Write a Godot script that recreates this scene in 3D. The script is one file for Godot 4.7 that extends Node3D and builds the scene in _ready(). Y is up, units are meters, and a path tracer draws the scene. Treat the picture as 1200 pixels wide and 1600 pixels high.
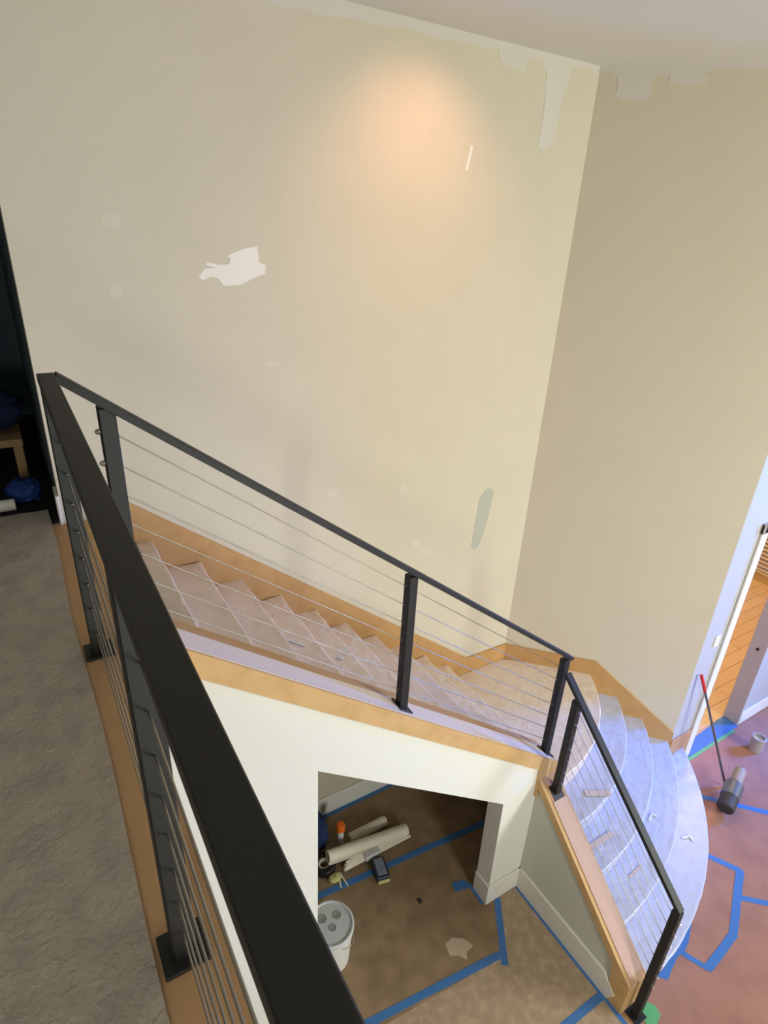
extends Node3D
# A two-storey stair hall under renovation, seen from the upper floor. y up, metres; main floor y = 0, upper floor y = 3.13.

const R := 0.1956            # one riser
const UP := 3.13             # upper floor
const LAND := 0.979          # landing between the flights
const CEIL := 5.57
const ZB := -3.235           # back wall
const ZF := -1.945           # outer face of the stair wall
const XL := 2.655            # outer face of the lower stair wall
const NX := 0.515            # first nosing below the upper floor
const NY := 2.934
const K := 0.7727            # slope of the upper flight

var M := {}
var used := {}
var rng := RandomNumberGenerator.new()

# ------------------------------------------------------------------ mesh building
class Mesher:
	var v := PackedVector3Array()
	var n := PackedVector3Array()
	var uv := PackedVector2Array()
	func tri(a: Vector3, b: Vector3, c: Vector3, na: Vector3, nb: Vector3, nc: Vector3) -> void:
		var g := (b - a).cross(c - a)
		if g.length_squared() < 1e-16:
			return
		if g.dot(na + nb + nc) > 0.0:      # front faces run clockwise
			v.append_array(PackedVector3Array([a, c, b])); n.append_array(PackedVector3Array([na, nc, nb]))
		else:
			v.append_array(PackedVector3Array([a, b, c])); n.append_array(PackedVector3Array([na, nb, nc]))
	func quad(a: Vector3, b: Vector3, c: Vector3, d: Vector3, nn: Vector3) -> void:
		tri(a, b, c, nn, nn, nn); tri(a, c, d, nn, nn, nn)
	func squad(a: Vector3, b: Vector3, c: Vector3, d: Vector3, na: Vector3, nb: Vector3, nc: Vector3, nd: Vector3) -> void:
		tri(a, b, c, na, nb, nc); tri(a, c, d, na, nc, nd)
	func box(t: Transform3D, s: Vector3, bev := 0.0) -> void:
		# a box with chamfered edges, centred on t
		var h := s * 0.5
		var b := minf(bev, minf(h.x, minf(h.y, h.z)) * 0.9)
		var ax := [0, 1, 2]
		for k in ax:
			var i: int = (k + 1) % 3
			var j: int = (k + 2) % 3
			for sg in [-1.0, 1.0]:
				var nn := Vector3.ZERO; nn[k] = sg
				var p := []
				for q in [[-1, -1], [1, -1], [1, 1], [-1, 1]]:
					var w := Vector3.ZERO
					w[k] = sg * h[k]; w[i] = q[0] * (h[i] - b); w[j] = q[1] * (h[j] - b)
					p.append(t * w)
				quad(p[0], p[1], p[2], p[3], (t.basis * nn).normalized())
			if b > 0.0:
				for si in [-1.0, 1.0]:
					for sj in [-1.0, 1.0]:
						var p2 := []
						for e in [[-1.0, 0], [1.0, 0], [1.0, 1], [-1.0, 1]]:
							var w2 := Vector3.ZERO
							w2[k] = e[0] * (h[k] - b)
							w2[i] = si * (h[i] - (b if e[1] == 1 else 0.0))
							w2[j] = sj * (h[j] - (0.0 if e[1] == 1 else b))
							p2.append(t * w2)
						var nn2 := Vector3.ZERO; nn2[i] = si; nn2[j] = sj
						quad(p2[0], p2[1], p2[2], p2[3], (t.basis * nn2).normalized())
		if b > 0.0:
			for sx in [-1.0, 1.0]:
				for sy in [-1.0, 1.0]:
					for sz in [-1.0, 1.0]:
						var q3 := Vector3(sx, sy, sz)
						var a1 := t * (q3 * Vector3(h.x, h.y - b, h.z - b))
						var a2 := t * (q3 * Vector3(h.x - b, h.y, h.z - b))
						var a3 := t * (q3 * Vector3(h.x - b, h.y - b, h.z))
						var nq := (t.basis * q3).normalized()
						tri(a1, a2, a3, nq, nq, nq)
	func prism(poly: PackedVector2Array, t: Transform3D, d: float) -> void:
		# poly in the local xy plane, extruded along local z from 0 to d
		var p := poly.duplicate()
		if Geometry2D.is_polygon_clockwise(p):
			p.reverse()
		var ix := Geometry2D.triangulate_polygon(p)
		var zn := (t.basis.z).normalized() * signf(d)
		for k in range(0, ix.size(), 3):
			var a := p[ix[k]]; var b := p[ix[k + 1]]; var c := p[ix[k + 2]]
			tri(t * Vector3(a.x, a.y, d), t * Vector3(b.x, b.y, d), t * Vector3(c.x, c.y, d), zn, zn, zn)
			tri(t * Vector3(a.x, a.y, 0), t * Vector3(b.x, b.y, 0), t * Vector3(c.x, c.y, 0), -zn, -zn, -zn)
		for k in p.size():
			var a := p[k]; var b := p[(k + 1) % p.size()]
			var e := (b - a).normalized()
			var nn := (t.basis * Vector3(e.y, -e.x, 0)).normalized()
			quad(t * Vector3(a.x, a.y, 0), t * Vector3(b.x, b.y, 0), t * Vector3(b.x, b.y, d), t * Vector3(a.x, a.y, d), nn)
	func tube(pts: Array, r: float, sides := 8) -> void:
		var rings := []
		for k in pts.size():
			var f: Vector3 = ((pts[mini(k + 1, pts.size() - 1)] as Vector3) - (pts[maxi(k - 1, 0)] as Vector3)).normalized()
			var u := f.cross(Vector3.UP if absf(f.y) < 0.9 else Vector3.RIGHT).normalized()
			var w := f.cross(u)
			var ring := []
			for s in sides:
				var a := TAU * s / sides
				ring.append(u * cos(a) + w * sin(a))
			rings.append(ring)
		for k in pts.size() - 1:
			for s in sides:
				var s2 := (s + 1) % sides
				var a: Vector3 = pts[k]; var b: Vector3 = pts[k + 1]
				squad(a + rings[k][s] * r, a + rings[k][s2] * r, b + rings[k + 1][s2] * r, b + rings[k + 1][s] * r, rings[k][s], rings[k][s2], rings[k + 1][s2], rings[k + 1][s])
		for e in [0, pts.size() - 1]:
			var c: Vector3 = pts[e]
			var f2: Vector3 = (c - (pts[1 if e == 0 else e - 1] as Vector3)).normalized()
			for s in sides:
				tri(c, c + rings[e][s] * r, c + rings[e][(s + 1) % sides] * r, f2, f2, f2)
	func lathe(prof: PackedVector2Array, t: Transform3D, segs := 32) -> void:
		# profile of (radius, height) turned round local y; flat between points, smooth round
		for k in prof.size() - 1:
			var a := prof[k]; var b := prof[k + 1]
			var e := (b - a).normalized()
			var nr := Vector2(e.y, -e.x)
			for s in segs:
				var a0 := TAU * s / segs; var a1 := TAU * (s + 1) / segs
				var d0 := Vector3(cos(a0), 0, sin(a0)); var d1 := Vector3(cos(a1), 0, sin(a1))
				var n0 := (t.basis * (d0 * nr.x + Vector3.UP * nr.y)).normalized()
				var n1 := (t.basis * (d1 * nr.x + Vector3.UP * nr.y)).normalized()
				squad(t * (d0 * a.x + Vector3.UP * a.y), t * (d1 * a.x + Vector3.UP * a.y), t * (d1 * b.x + Vector3.UP * b.y), t * (d0 * b.x + Vector3.UP * b.y), n0, n1, n1, n0)
	func grid(f: Callable, nu: int, nv: int, up: Callable, uvs := false) -> void:
		# a smooth sheet f(u, v), its normals on the side that up(u, v) points to
		var P := []; var N := []
		for i in nu + 1:
			for j in nv + 1:
				P.append(f.call(float(i) / nu, float(j) / nv))
		for i in nu + 1:
			for j in nv + 1:
				var a: Vector3 = P[mini(i + 1, nu) * (nv + 1) + j] - P[maxi(i - 1, 0) * (nv + 1) + j]
				var b: Vector3 = P[i * (nv + 1) + mini(j + 1, nv)] - P[i * (nv + 1) + maxi(j - 1, 0)]
				var c := a.cross(b).normalized()
				if c.dot(up.call(float(i) / nu, float(j) / nv)) < 0.0: c = -c
				N.append(c)
		for i in nu:
			for j in nv:
				var q := [i * (nv + 1) + j, (i + 1) * (nv + 1) + j, (i + 1) * (nv + 1) + j + 1, i * (nv + 1) + j + 1]
				squad(P[q[0]], P[q[1]], P[q[2]], P[q[3]], N[q[0]], N[q[1]], N[q[2]], N[q[3]])
	func mesh() -> ArrayMesh:
		var a := []; a.resize(Mesh.ARRAY_MAX)
		a[Mesh.ARRAY_VERTEX] = v; a[Mesh.ARRAY_NORMAL] = n
		if uv.size() == v.size(): a[Mesh.ARRAY_TEX_UV] = uv
		var m := ArrayMesh.new()
		m.add_surface_from_arrays(Mesh.PRIMITIVE_TRIANGLES, a)
		return m

func numbered(called: String) -> String:
	var k: int = used.get(called, 0)
	used[called] = k + 1
	return called if k == 0 else "%s_%03d" % [called, k]

func obj(called: String, m, mat: Material, parent: Node = null) -> MeshInstance3D:
	var o := MeshInstance3D.new()
	o.mesh = m.mesh() if m is Mesher else m
	o.material_override = mat
	o.cast_shadow = GeometryInstance3D.SHADOW_CASTING_SETTING_ON
	if parent == null:
		o.name = numbered(called)
		add_child(o, true)
	else:
		var k := 0
		for c in parent.get_children():
			if (c.name as String) == called or (c.name as String).begins_with(called + "_0"): k += 1
		o.name = called if k == 0 else "%s_%03d" % [called, k]
		parent.add_child(o, true)
	return o

func tag(o: Node, label: String, category: String, group := "") -> Node:
	o.set_meta("label", label); o.set_meta("category", category)
	if group: o.set_meta("group", group)
	return o

func thing(called: String, label: String, category: String, at := Vector3.ZERO, turn := 0.0, group := "") -> Node3D:
	var o := Node3D.new()
	o.name = numbered(called); add_child(o, true)
	o.position = at; o.rotation.y = turn
	tag(o, label, category, group)
	return o

func struct(called: String, m, mat: Material, label := "") -> MeshInstance3D:
	var o := obj(called, m, mat)
	o.set_meta("kind", "structure")
	if label: o.set_meta("label", label)
	return o

func at(x: float, y: float, z: float) -> Transform3D:
	return Transform3D(Basis(), Vector3(x, y, z))

func boxm(c: Vector3, s: Vector3, bev := 0.0) -> Mesher:
	var m := Mesher.new(); m.box(at(c.x, c.y, c.z), s, bev); return m

func span(lo: Vector3, hi: Vector3, bev := 0.0) -> Mesher:
	return boxm((lo + hi) * 0.5, hi - lo, bev)

func pv(a: Array) -> PackedVector2Array:
	var p := PackedVector2Array()
	for k in range(0, a.size(), 2): p.append(Vector2(a[k], a[k + 1]))
	return p

func plan(poly: Array, y: float, d: float) -> Mesher:
	# a polygon given in plan (x, z), from height y up to y + d
	var m := Mesher.new()
	m.prism(pv(poly), Transform3D(Basis(Vector3.RIGHT, Vector3.BACK, Vector3.UP), Vector3(0, y, 0)), d)
	return m

func beam(m: Mesher, a: Vector3, b: Vector3, side: Vector3, w: float, h: float, bev := 0.003) -> void:
	# a bar from a to b (centre lines), w wide along side, h high
	var f := (b - a).normalized()
	var u := f.cross(side).normalized()
	if u.y < 0: u = -u
	m.box(Transform3D(Basis(f, u, f.cross(u).normalized()), (a + b) * 0.5), Vector3((b - a).length(), h, w), bev)

# ------------------------------------------------------------------ materials
func mat(called: String, c: Color, rough := 0.8, metal := 0.0) -> StandardMaterial3D:
	var m := StandardMaterial3D.new()
	m.resource_name = called; m.albedo_color = c; m.roughness = rough; m.metallic = metal
	M[called] = m
	return m

func noise_tex(seed_: int, freq: float, ramp: Array, size := 512, octaves := 4, kind := FastNoiseLite.TYPE_SIMPLEX_SMOOTH, warp := 0.0) -> NoiseTexture2D:
	var f := FastNoiseLite.new()
	f.seed = seed_; f.frequency = freq; f.noise_type = kind
	f.fractal_octaves = octaves
	if warp > 0.0:
		f.domain_warp_enabled = true; f.domain_warp_amplitude = warp; f.domain_warp_frequency = freq
	var t := NoiseTexture2D.new()
	t.width = size; t.height = size; t.seamless = true; t.noise = f
	if ramp:
		var g := Gradient.new()
		var off := PackedFloat32Array(); var col := PackedColorArray()
		for k in ramp: off.append(k[0]); col.append(k[1])
		g.offsets = off; g.colors = col
		t.color_ramp = g
	return t

func tri_tex(m: StandardMaterial3D, tex: Texture2D, per_metre: float) -> void:
	m.albedo_texture = tex
	m.uv1_triplanar = true; m.uv1_world_triplanar = true
	m.uv1_scale = Vector3.ONE * per_metre

func relief(m: StandardMaterial3D, tex: Texture2D, cm: float, per_metre := 0.0) -> void:
	m.heightmap_enabled = true; m.heightmap_texture = tex; m.heightmap_scale = cm
	if per_metre > 0.0:
		m.uv1_triplanar = true; m.uv1_world_triplanar = true; m.uv1_scale = Vector3.ONE * per_metre

func grey(a: float) -> Color: return Color(a, a, a)

func materials() -> void:
	var fine := noise_tex(11, 0.06, [], 512, 3)
	var wall := mat("beige_wall_paint", Color(0.815, 0.775, 0.69), 0.75)
	tri_tex(wall, noise_tex(3, 0.012, [[0.0, grey(0.985)], [0.5, grey(0.995)], [1.0, grey(1.0)]], 512, 3), 0.35)
	var white := mat("white_wall_paint", Color(0.90, 0.895, 0.865), 0.6)
	relief(white, fine, 0.02, 3.0)
	mat("dimmed_unseen_wall_paint", Color(0.66, 0.62, 0.53), 0.8)  # for walls out of view, darkened to cut the light they bounce
	mat("white_primer", Color(0.71, 0.70, 0.69), 0.65)
	mat("grey_white_paint", Color(0.80, 0.805, 0.765), 0.65)
	mat("white_trim_paint", Color(0.90, 0.885, 0.85), 0.45)
	mat("ceiling_paint", Color(0.80, 0.785, 0.745), 0.85)
	mat("spackle", Color(0.92, 0.90, 0.86), 0.9)
	mat("faint_paint", Color(0.828, 0.792, 0.712), 0.75)
	mat("edge_paint", Color(0.815, 0.795, 0.745), 0.8)
	mat("plaster_dust", Color(0.73, 0.66, 0.57), 0.9)
	mat("blue_grey_paint", Color(0.70, 0.70, 0.64), 0.8)
	var wood := mat("tan_wood", Color(0.82, 0.67, 0.46), 0.6)
	tri_tex(wood, noise_tex(5, 0.01, [[0.0, Color(0.93, 0.91, 0.88)], [0.5, Color(0.98, 0.975, 0.97)], [1.0, Color(1, 1, 1)]], 512, 4), 1.2)
	var dw := mat("skirting_wood", Color(0.76, 0.59, 0.37), 0.6)
	tri_tex(dw, wood.albedo_texture, 1.2)
	mat("floor_edge_wood", Color(0.73, 0.58, 0.42), 0.6)
	mat("pink_cap_paper", Color(0.76, 0.63, 0.56), 0.7)
	mat("bare_wood", Color(0.72, 0.56, 0.40), 0.65)
	mat("cap_sheet", Color(0.87, 0.81, 0.79), 0.6)
	var film := mat("protection_film", Color(0.91, 0.85, 0.80), 0.36)
	tri_tex(film, noise_tex(8, 0.02, [[0.0, Color(0.95, 0.935, 0.93)], [0.5, Color(0.98, 0.975, 0.97)], [1.0, Color(1, 1, 1)]], 512, 5), 0.6)
	film.specular_mode = BaseMaterial3D.SPECULAR_SCHLICK_GGX
	var film2 := mat("blue_lit_film", Color(0.76, 0.78, 0.87), 0.33)  # bluer copy of the film, blue daylight put into its colour
	tri_tex(film2, film.albedo_texture, 0.6)
	var crinkle := noise_tex(9, 0.02, [], 1024, 5, FastNoiseLite.TYPE_SIMPLEX_SMOOTH, 25.0)
	relief(film2, crinkle, 0.4); relief(film, crinkle, 0.4)
	mat("brown_film_tape", Color(0.80, 0.73, 0.70), 0.5)
	var cloth := mat("canvas_cloth", Color(0.70, 0.665, 0.62), 0.95)
	tri_tex(cloth, noise_tex(21, 0.01, [[0.0, Color(0.88, 0.88, 0.89)], [0.4, Color(0.95, 0.95, 0.95)], [0.7, Color(1, 0.99, 0.98)], [1.0, Color(1, 1, 1)]], 1024, 5, FastNoiseLite.TYPE_SIMPLEX_SMOOTH, 40.0), 0.7)
	relief(cloth, noise_tex(22, 0.045, [], 1024, 5, FastNoiseLite.TYPE_SIMPLEX_SMOOTH, 30.0), 0.5)
	var black := mat("black_metal", Color(0.085, 0.085, 0.085), 0.55, 0.0)
	relief(black, fine, 0.004, 6.0)
	mat("steel_cable", Color(0.62, 0.60, 0.56), 0.35, 0.85)
	mat("chrome", Color(0.85, 0.85, 0.85), 0.15, 1.0)
	var paper := mat("brown_paper", Color(0.58, 0.485, 0.37), 0.85)
	tri_tex(paper, noise_tex(31, 0.008, [[0.0, Color(0.86, 0.85, 0.84)], [0.55, Color(0.96, 0.955, 0.95)], [0.72, Color(1, 1, 1)], [0.85, Color(1, 1, 1)]], 1024, 5), 0.6)
	relief(paper, noise_tex(32, 0.02, [], 512, 3), 0.12)
	var dusty := mat("dusty_brown_paper", Color(0.70, 0.61, 0.51), 0.85)
	tri_tex(dusty, noise_tex(33, 0.014, [[0.0, Color(0.88, 0.87, 0.86)], [0.5, Color(0.94, 0.93, 0.92)], [0.68, Color(0.98, 0.98, 0.98)], [0.8, Color(1.0, 1.0, 1.0)]], 1024, 5), 0.8)
	relief(dusty, noise_tex(34, 0.02, [], 512, 3), 0.12)
	var rosin := mat("red_rosin_paper", Color(0.65, 0.47, 0.39), 0.8)
	tri_tex(rosin, noise_tex(35, 0.006, [[0.0, Color(0.9, 0.88, 0.88)], [0.6, Color(0.98, 0.97, 0.97)], [1.0, Color(1, 1, 1)]], 1024, 4), 0.6)
	mat("blue_tape", Color(0.24, 0.44, 0.68), 0.6)
	mat("green_tape", Color(0.36, 0.66, 0.42), 0.6)
	mat("orange_floor", Color(0.78, 0.67, 0.52), 0.45)
	mat("orange_floor_dark", Color(0.76, 0.65, 0.49), 0.45)
	mat("blind_slat", Color(0.92, 0.86, 0.72), 0.6)
	mat("warm_wall", Color(0.86, 0.78, 0.64), 0.8)
	mat("shade_tinted_wall", Color(0.30, 0.37, 0.40), 0.9)  # darkness of the unlit room put into the wall colour
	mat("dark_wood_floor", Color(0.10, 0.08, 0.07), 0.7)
	mat("crate_wood", Color(0.70, 0.57, 0.40), 0.7)
	mat("navy_cloth", Color(0.10, 0.17, 0.33), 0.9)
	mat("blue_tarp", Color(0.10, 0.24, 0.52), 0.7)
	mat("white_plastic", Color(0.86, 0.86, 0.84), 0.4)
	mat("lid_plastic", Color(0.78, 0.79, 0.79), 0.45)
	mat("grey_dent", Color(0.58, 0.58, 0.57), 0.6)
	mat("roll_paper", Color(0.90, 0.87, 0.80), 0.7)
	mat("orange_plastic", Color(0.95, 0.45, 0.10), 0.4)
	mat("black_plastic", Color(0.07, 0.07, 0.08), 0.45)
	mat("dark_blue_plastic", Color(0.12, 0.16, 0.26), 0.5)
	mat("grit_grey", Color(0.50, 0.53, 0.60), 0.9)
	mat("yellow_foam", Color(0.78, 0.76, 0.52), 0.9)
	mat("red_grip", Color(0.82, 0.12, 0.12), 0.5)
	mat("grey_pole", Color(0.40, 0.37, 0.36), 0.4, 0.3)
	mat("grey_metal", Color(0.46, 0.47, 0.48), 0.35, 0.6)
	mat("dark_grey", Color(0.22, 0.21, 0.20), 0.6)
	mat("beige_plastic", Color(0.62, 0.56, 0.50), 0.5)
	mat("tin", Color(0.70, 0.68, 0.66), 0.4, 0.3)
	mat("switch_plate", Color(0.93, 0.92, 0.88), 0.4)
	mat("brass", Color(0.62, 0.52, 0.36), 0.35, 0.8)
	var g := mat("window_glass", Color(0.95, 0.97, 1.0, 0.08), 0.05)
	g.transparency = BaseMaterial3D.TRANSPARENCY_ALPHA
	var lens := mat("lamp_lens", Color(1, 0.93, 0.82), 0.4)
	lens.emission_enabled = true; lens.emission = Color(1.0, 0.80, 0.58); lens.emission_energy_multiplier = 3.0

# ------------------------------------------------------------------ light
func area(called: String, where: Vector3, look: Vector3, size: Vector2, c: Color, e: float) -> void:
	var l := AreaLight3D.new()
	l.name = called; l.area_size = size; l.light_color = c; l.light_energy = e
	l.area_normalize_energy = true
	l.shadow_enabled = true; l.area_range = 30.0; l.area_attenuation = 2.0
	add_child(l)
	l.look_at_from_position(where, where + look, Vector3.UP if absf(look.y) < 0.9 else Vector3.BACK)

func _ready() -> void:
	rng.seed = 7
	# camera
	var cam := Camera3D.new()
	cam.name = "camera"
	cam.fov = 80.60
	cam.near = 0.02; cam.far = 100.0
	cam.position = Vector3(0, 4.61, 0)
	var yaw := deg_to_rad(-32.56); var pit := deg_to_rad(-25.325); var rol := deg_to_rad(3.038)
	cam.basis = Basis(Vector3.UP, yaw) * Basis(Vector3.RIGHT, pit) * Basis(Vector3.BACK, rol)
	add_child(cam); cam.current = true
	# sky and exposure
	var we := WorldEnvironment.new(); we.name = "world"
	var env := Environment.new()
	env.background_mode = Environment.BG_SKY
	var sky := Sky.new(); var ps := ProceduralSkyMaterial.new()
	ps.sky_top_color = Color(0.35, 0.52, 0.85); ps.sky_horizon_color = Color(0.72, 0.80, 0.92)
	ps.ground_bottom_color = Color(0.35, 0.33, 0.30); ps.ground_horizon_color = Color(0.62, 0.64, 0.66)
	sky.sky_material = ps; env.sky = sky
	env.ambient_light_source = Environment.AMBIENT_SOURCE_DISABLED
	env.tonemap_mode = Environment.TONE_MAPPER_LINEAR
	env.tonemap_exposure = 1.0
	env.sdfgi_enabled = true; env.ssao_enabled = true; env.ssil_enabled = true
	we.environment = env; add_child(we)
	# unseen lights, placed to light the stair walls, lower steps, drop cloth and room beyond
	area("unseen_daylight_front_narrow", Vector3(1.7, 2.1, 2.55), Vector3(0, 0, -1), Vector2(0.7, 1.4), Color(0.98, 1.0, 0.97), 9.5)
	area("unseen_daylight_front_wide", Vector3(6.3, 2.8, 2.55), Vector3(-0.9, 0.0, -1), Vector2(1.6, 1.8), Color(0.98, 1.0, 0.97), 28.0)
	area("unseen_daylight_side_window", Vector3(9.0, 2.6, -0.6), Vector3(-1, -0.40, -0.15), Vector2(0.8, 1.4), Color(0.17, 0.47, 1.0), 85.0)
	area("unseen_lamp_beyond_door", Vector3(7.9, CEIL - 0.04, -3.5), Vector3(0, -1, 0), Vector2(0.9, 0.9), Color(1.0, 0.87, 0.70), 19.0)
	area("unseen_daylight_upper_hall", Vector3(-1.2, 4.3, 2.55), Vector3(-0.2, -1.0, -0.8), Vector2(1.0, 1.2), Color(0.98, 1.0, 0.95), 5.0)  # out of view, placed to light the drop cloth on the upper floor
	materials()
	shell()
	stairs()
	railings()
	floor_cover()
	hall_things()
	foyer_things()
	upper_things()
	wall_marks()
	downlight()

# ------------------------------------------------------------------ the room
func shell() -> void:
	var m: Mesher
	struct("floor", span(Vector3(-3.2, -0.2, -6.2), Vector3(9.5, -0.006, 2.9)), M.bare_wood, "bare main floor under the protective paper")
	struct("ceiling", span(Vector3(-3.2, CEIL, -6.2), Vector3(9.5, CEIL + 0.2, 2.9)), M.ceiling_paint, "white painted ceiling high over the stair hall")
	# back wall, with the part that carries on under the upper floor
	m = Mesher.new()
	m.prism(pv([-3.0, 0.0, 3.485, 0.0, 3.485, CEIL, 0.095, CEIL, 0.095, 2.9, -3.0, 2.9]), at(0, 0, ZB), -0.14)
	struct("wall_back", m, M.beige_wall_paint, "tall beige wall behind the upper flight")
	m = Mesher.new()
	m.prism(pv([3.485, ZB, 4.64, -2.08, 4.72, -2.16, 3.565, ZB - 0.08]), Transform3D(Basis(Vector3.RIGHT, Vector3.BACK, Vector3.UP), Vector3.ZERO), CEIL)
	struct("wall_corner", m, M.beige_wall_paint, "beige wall set at an angle beside the winding steps")
	# wall with the doorway
	m = Mesher.new()
	m.prism(pv([4.64, 0.0, 5.04, 0.0, 5.04, 2.5, 5.93, 2.5, 5.93, 0.0, 9.3, 0.0, 9.3, CEIL, 4.64, CEIL]), at(0, 0, -2.08), -0.14)
	struct("wall_right", m, M.white_primer, "white primed wall with the open doorway")
	# door lining
	m = span(Vector3(4.955, 0.0, -2.08), Vector3(5.04, 2.585, -2.06), 0.004)
	struct("trim_1", m, M.white_trim_paint, "white casing on the left of the doorway")
	m = span(Vector3(5.04, 0.0, -2.225), Vector3(5.055, 2.5, -2.062), 0.003)
	struct("trim_2", m, M.white_trim_paint, "white jamb on the left of the doorway")
	m = span(Vector3(4.955, 2.5, -2.08), Vector3(6.0, 2.59, -2.06), 0.004)
	struct("trim_3", m, M.white_trim_paint, "white head casing over the doorway")
	m = span(Vector3(5.905, 0.0, -2.225), Vector3(5.93, 2.5, -2.064), 0.003)
	struct("trim_4", m, M.white_primer, "white jamb on the right of the doorway")
	struct("baseboard_right", span(Vector3(5.93, 0, -2.08), Vector3(9.3, 0.16, -2.062), 0.004), M.white_trim_paint, "white baseboard right of the doorway")
	# far walls nobody sees, so that the room is closed
	struct("wall_left", span(Vector3(-3.2, -0.2, -6.2), Vector3(-3.0, CEIL + 0.1, 2.9)), M.dimmed_unseen_wall_paint)
	front_wall()
	side_wall()
	room_beyond()
	dark_room()
	# upper floor
	struct("floor_upper", span(Vector3(-3.0, 2.85, -3.375), Vector3(0.165, UP - 0.02, 2.7)), M.white_wall_paint, "upper floor slab")
	struct("floor_landing_edge", span(Vector3(0.0, UP - 0.02, ZB), Vector3(0.186, UP, 2.7), 0.004), M.floor_edge_wood, "bare tan floor edge along the guard railing")
	struct("trim_5", span(Vector3(0.165, 2.83, ZF), Vector3(0.183, UP - 0.02, 2.7), 0.002), M.tan_wood, "tan fascia under the upper floor edge")
	struct("trim_6", span(Vector3(0.186, UP - 0.04, ZB), Vector3(0.262, UP, -2.17), 0.006), M.tan_wood, "tan nosing at the top of the stairs")
	# stair wall with the opening to the space under the stairs
	var low := func(x: float, d: float) -> float: return NY + d - (x - NX) * K
	m = Mesher.new()
	m.prism(pv([-3.0, 0.0, 0.936, 0.0, 0.936, 2.161, 2.335, 1.08, 2.35, 0.0, XL, 0.0, XL, low.call(XL, 0.03), 0.2, low.call(0.2, 0.03), 0.18, 2.86, -3.0, 2.86]), at(0, 0, ZF), -0.14)
	struct("wall_stair", m, M.white_wall_paint, "white wall under the upper flight with an opening")
	m = Mesher.new()
	m.prism(pv([0.2, low.call(0.2, -0.47), 2.9, low.call(2.9, -0.47), 3.48, 0.52, 3.48, 0.62, 2.9, low.call(2.9, -0.40), 0.2, low.call(0.2, -0.40)]), at(0, 0, ZF - 0.14), ZB - ZF + 0.14)
	struct("ceiling_under_stairs", m, M.white_wall_paint, "sloping white underside of the upper flight")
	# lower stair wall, facing left
	m = Mesher.new()
	m.prism(pv([ZF, 0.0, -0.99, 0.0, -0.99, 0.27, ZF, 1.10]), Transform3D(Basis(Vector3.BACK, Vector3.UP, Vector3.LEFT), Vector3(XL + 0.1, 0, 0)), 0.1)
	struct("wall_lower_stair", m, M.grey_white_paint, "greyish white triangular wall under the lower steps")
	# baseboards
	var bh := 0.2
	struct("baseboard_back", span(Vector3(-2.9, 0, ZB), Vector3(3.4, bh, ZB + 0.018), 0.004), M.white_trim_paint, "white baseboard at the back of the space under the stairs")
	m = Mesher.new()
	m.box(at(2.51, bh / 2, ZF + 0.009), Vector3(0.33, bh, 0.018), 0.004)
	m.box(at(2.338, bh / 2, ZF - 0.061), Vector3(0.018, bh, 0.158), 0.004)
	struct("baseboard_pillar", m, M.white_trim_paint, "white baseboard round the pillar under the stairs")
	m = Mesher.new()
	m.prism(pv([ZF, 0.0, -1.05, 0.0, -1.005, 0.10, -1.11, bh, ZF, bh]), Transform3D(Basis(Vector3.BACK, Vector3.UP, Vector3.LEFT), Vector3(XL, 0, 0)), 0.018)
	struct("baseboard_lower_stair", m, M.white_trim_paint, "white baseboard along the lower stair wall")
	struct("baseboard_left", span(Vector3(-2.9, 0, ZF), Vector3(0.9, bh, ZF + 0.018), 0.004), M.white_trim_paint)
	struct("baseboard_upper", span(Vector3(0.079, UP, ZB - 0.14), Vector3(0.095, UP + 0.16, ZB + 0.012), 0.003), M.white_trim_paint, "short baseboard on the end of the back wall")
	# skirtings up the stairs
	m = Mesher.new()
	var t := 0.185
	m.prism(pv([0.262, low.call(0.262, -0.25), 2.9, low.call(2.9, -0.25), 3.487, LAND - 0.02, 3.487, LAND + 0.168, 3.02, LAND + 0.178, 0.262, low.call(0.262, t)]), at(0, 0, ZB), 0.016)
	struct("trim_7", m, M.skirting_wood, "tan wooden skirting rising along the back wall beside the steps")
	# on the angled wall: s runs along it from the corner
	var b45 := Basis(Vector3(1, 0, 1).normalized(), Vector3.UP, Vector3(-1, 0, 1).normalized())
	m = Mesher.new()
	m.prism(pv([0.0, LAND - 0.05, 0.78, LAND - 0.3, 1.625, 0.02, 1.633, 0.02, 1.633, 0.495, 0.82, LAND + 0.155, 0.0, LAND + 0.165]), Transform3D(b45, Vector3(3.485, 0, ZB)), 0.016)
	struct("trim_8", m, M.skirting_wood, "tan wooden skirting on the angled wall beside the winding steps")
	m = span(Vector3(4.64, 0.0, -2.08), Vector3(4.955, 0.40, -2.064), 0.004)
	struct("trim_9", m, M.bare_wood, "low tan block at the foot of the white wall end")

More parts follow.
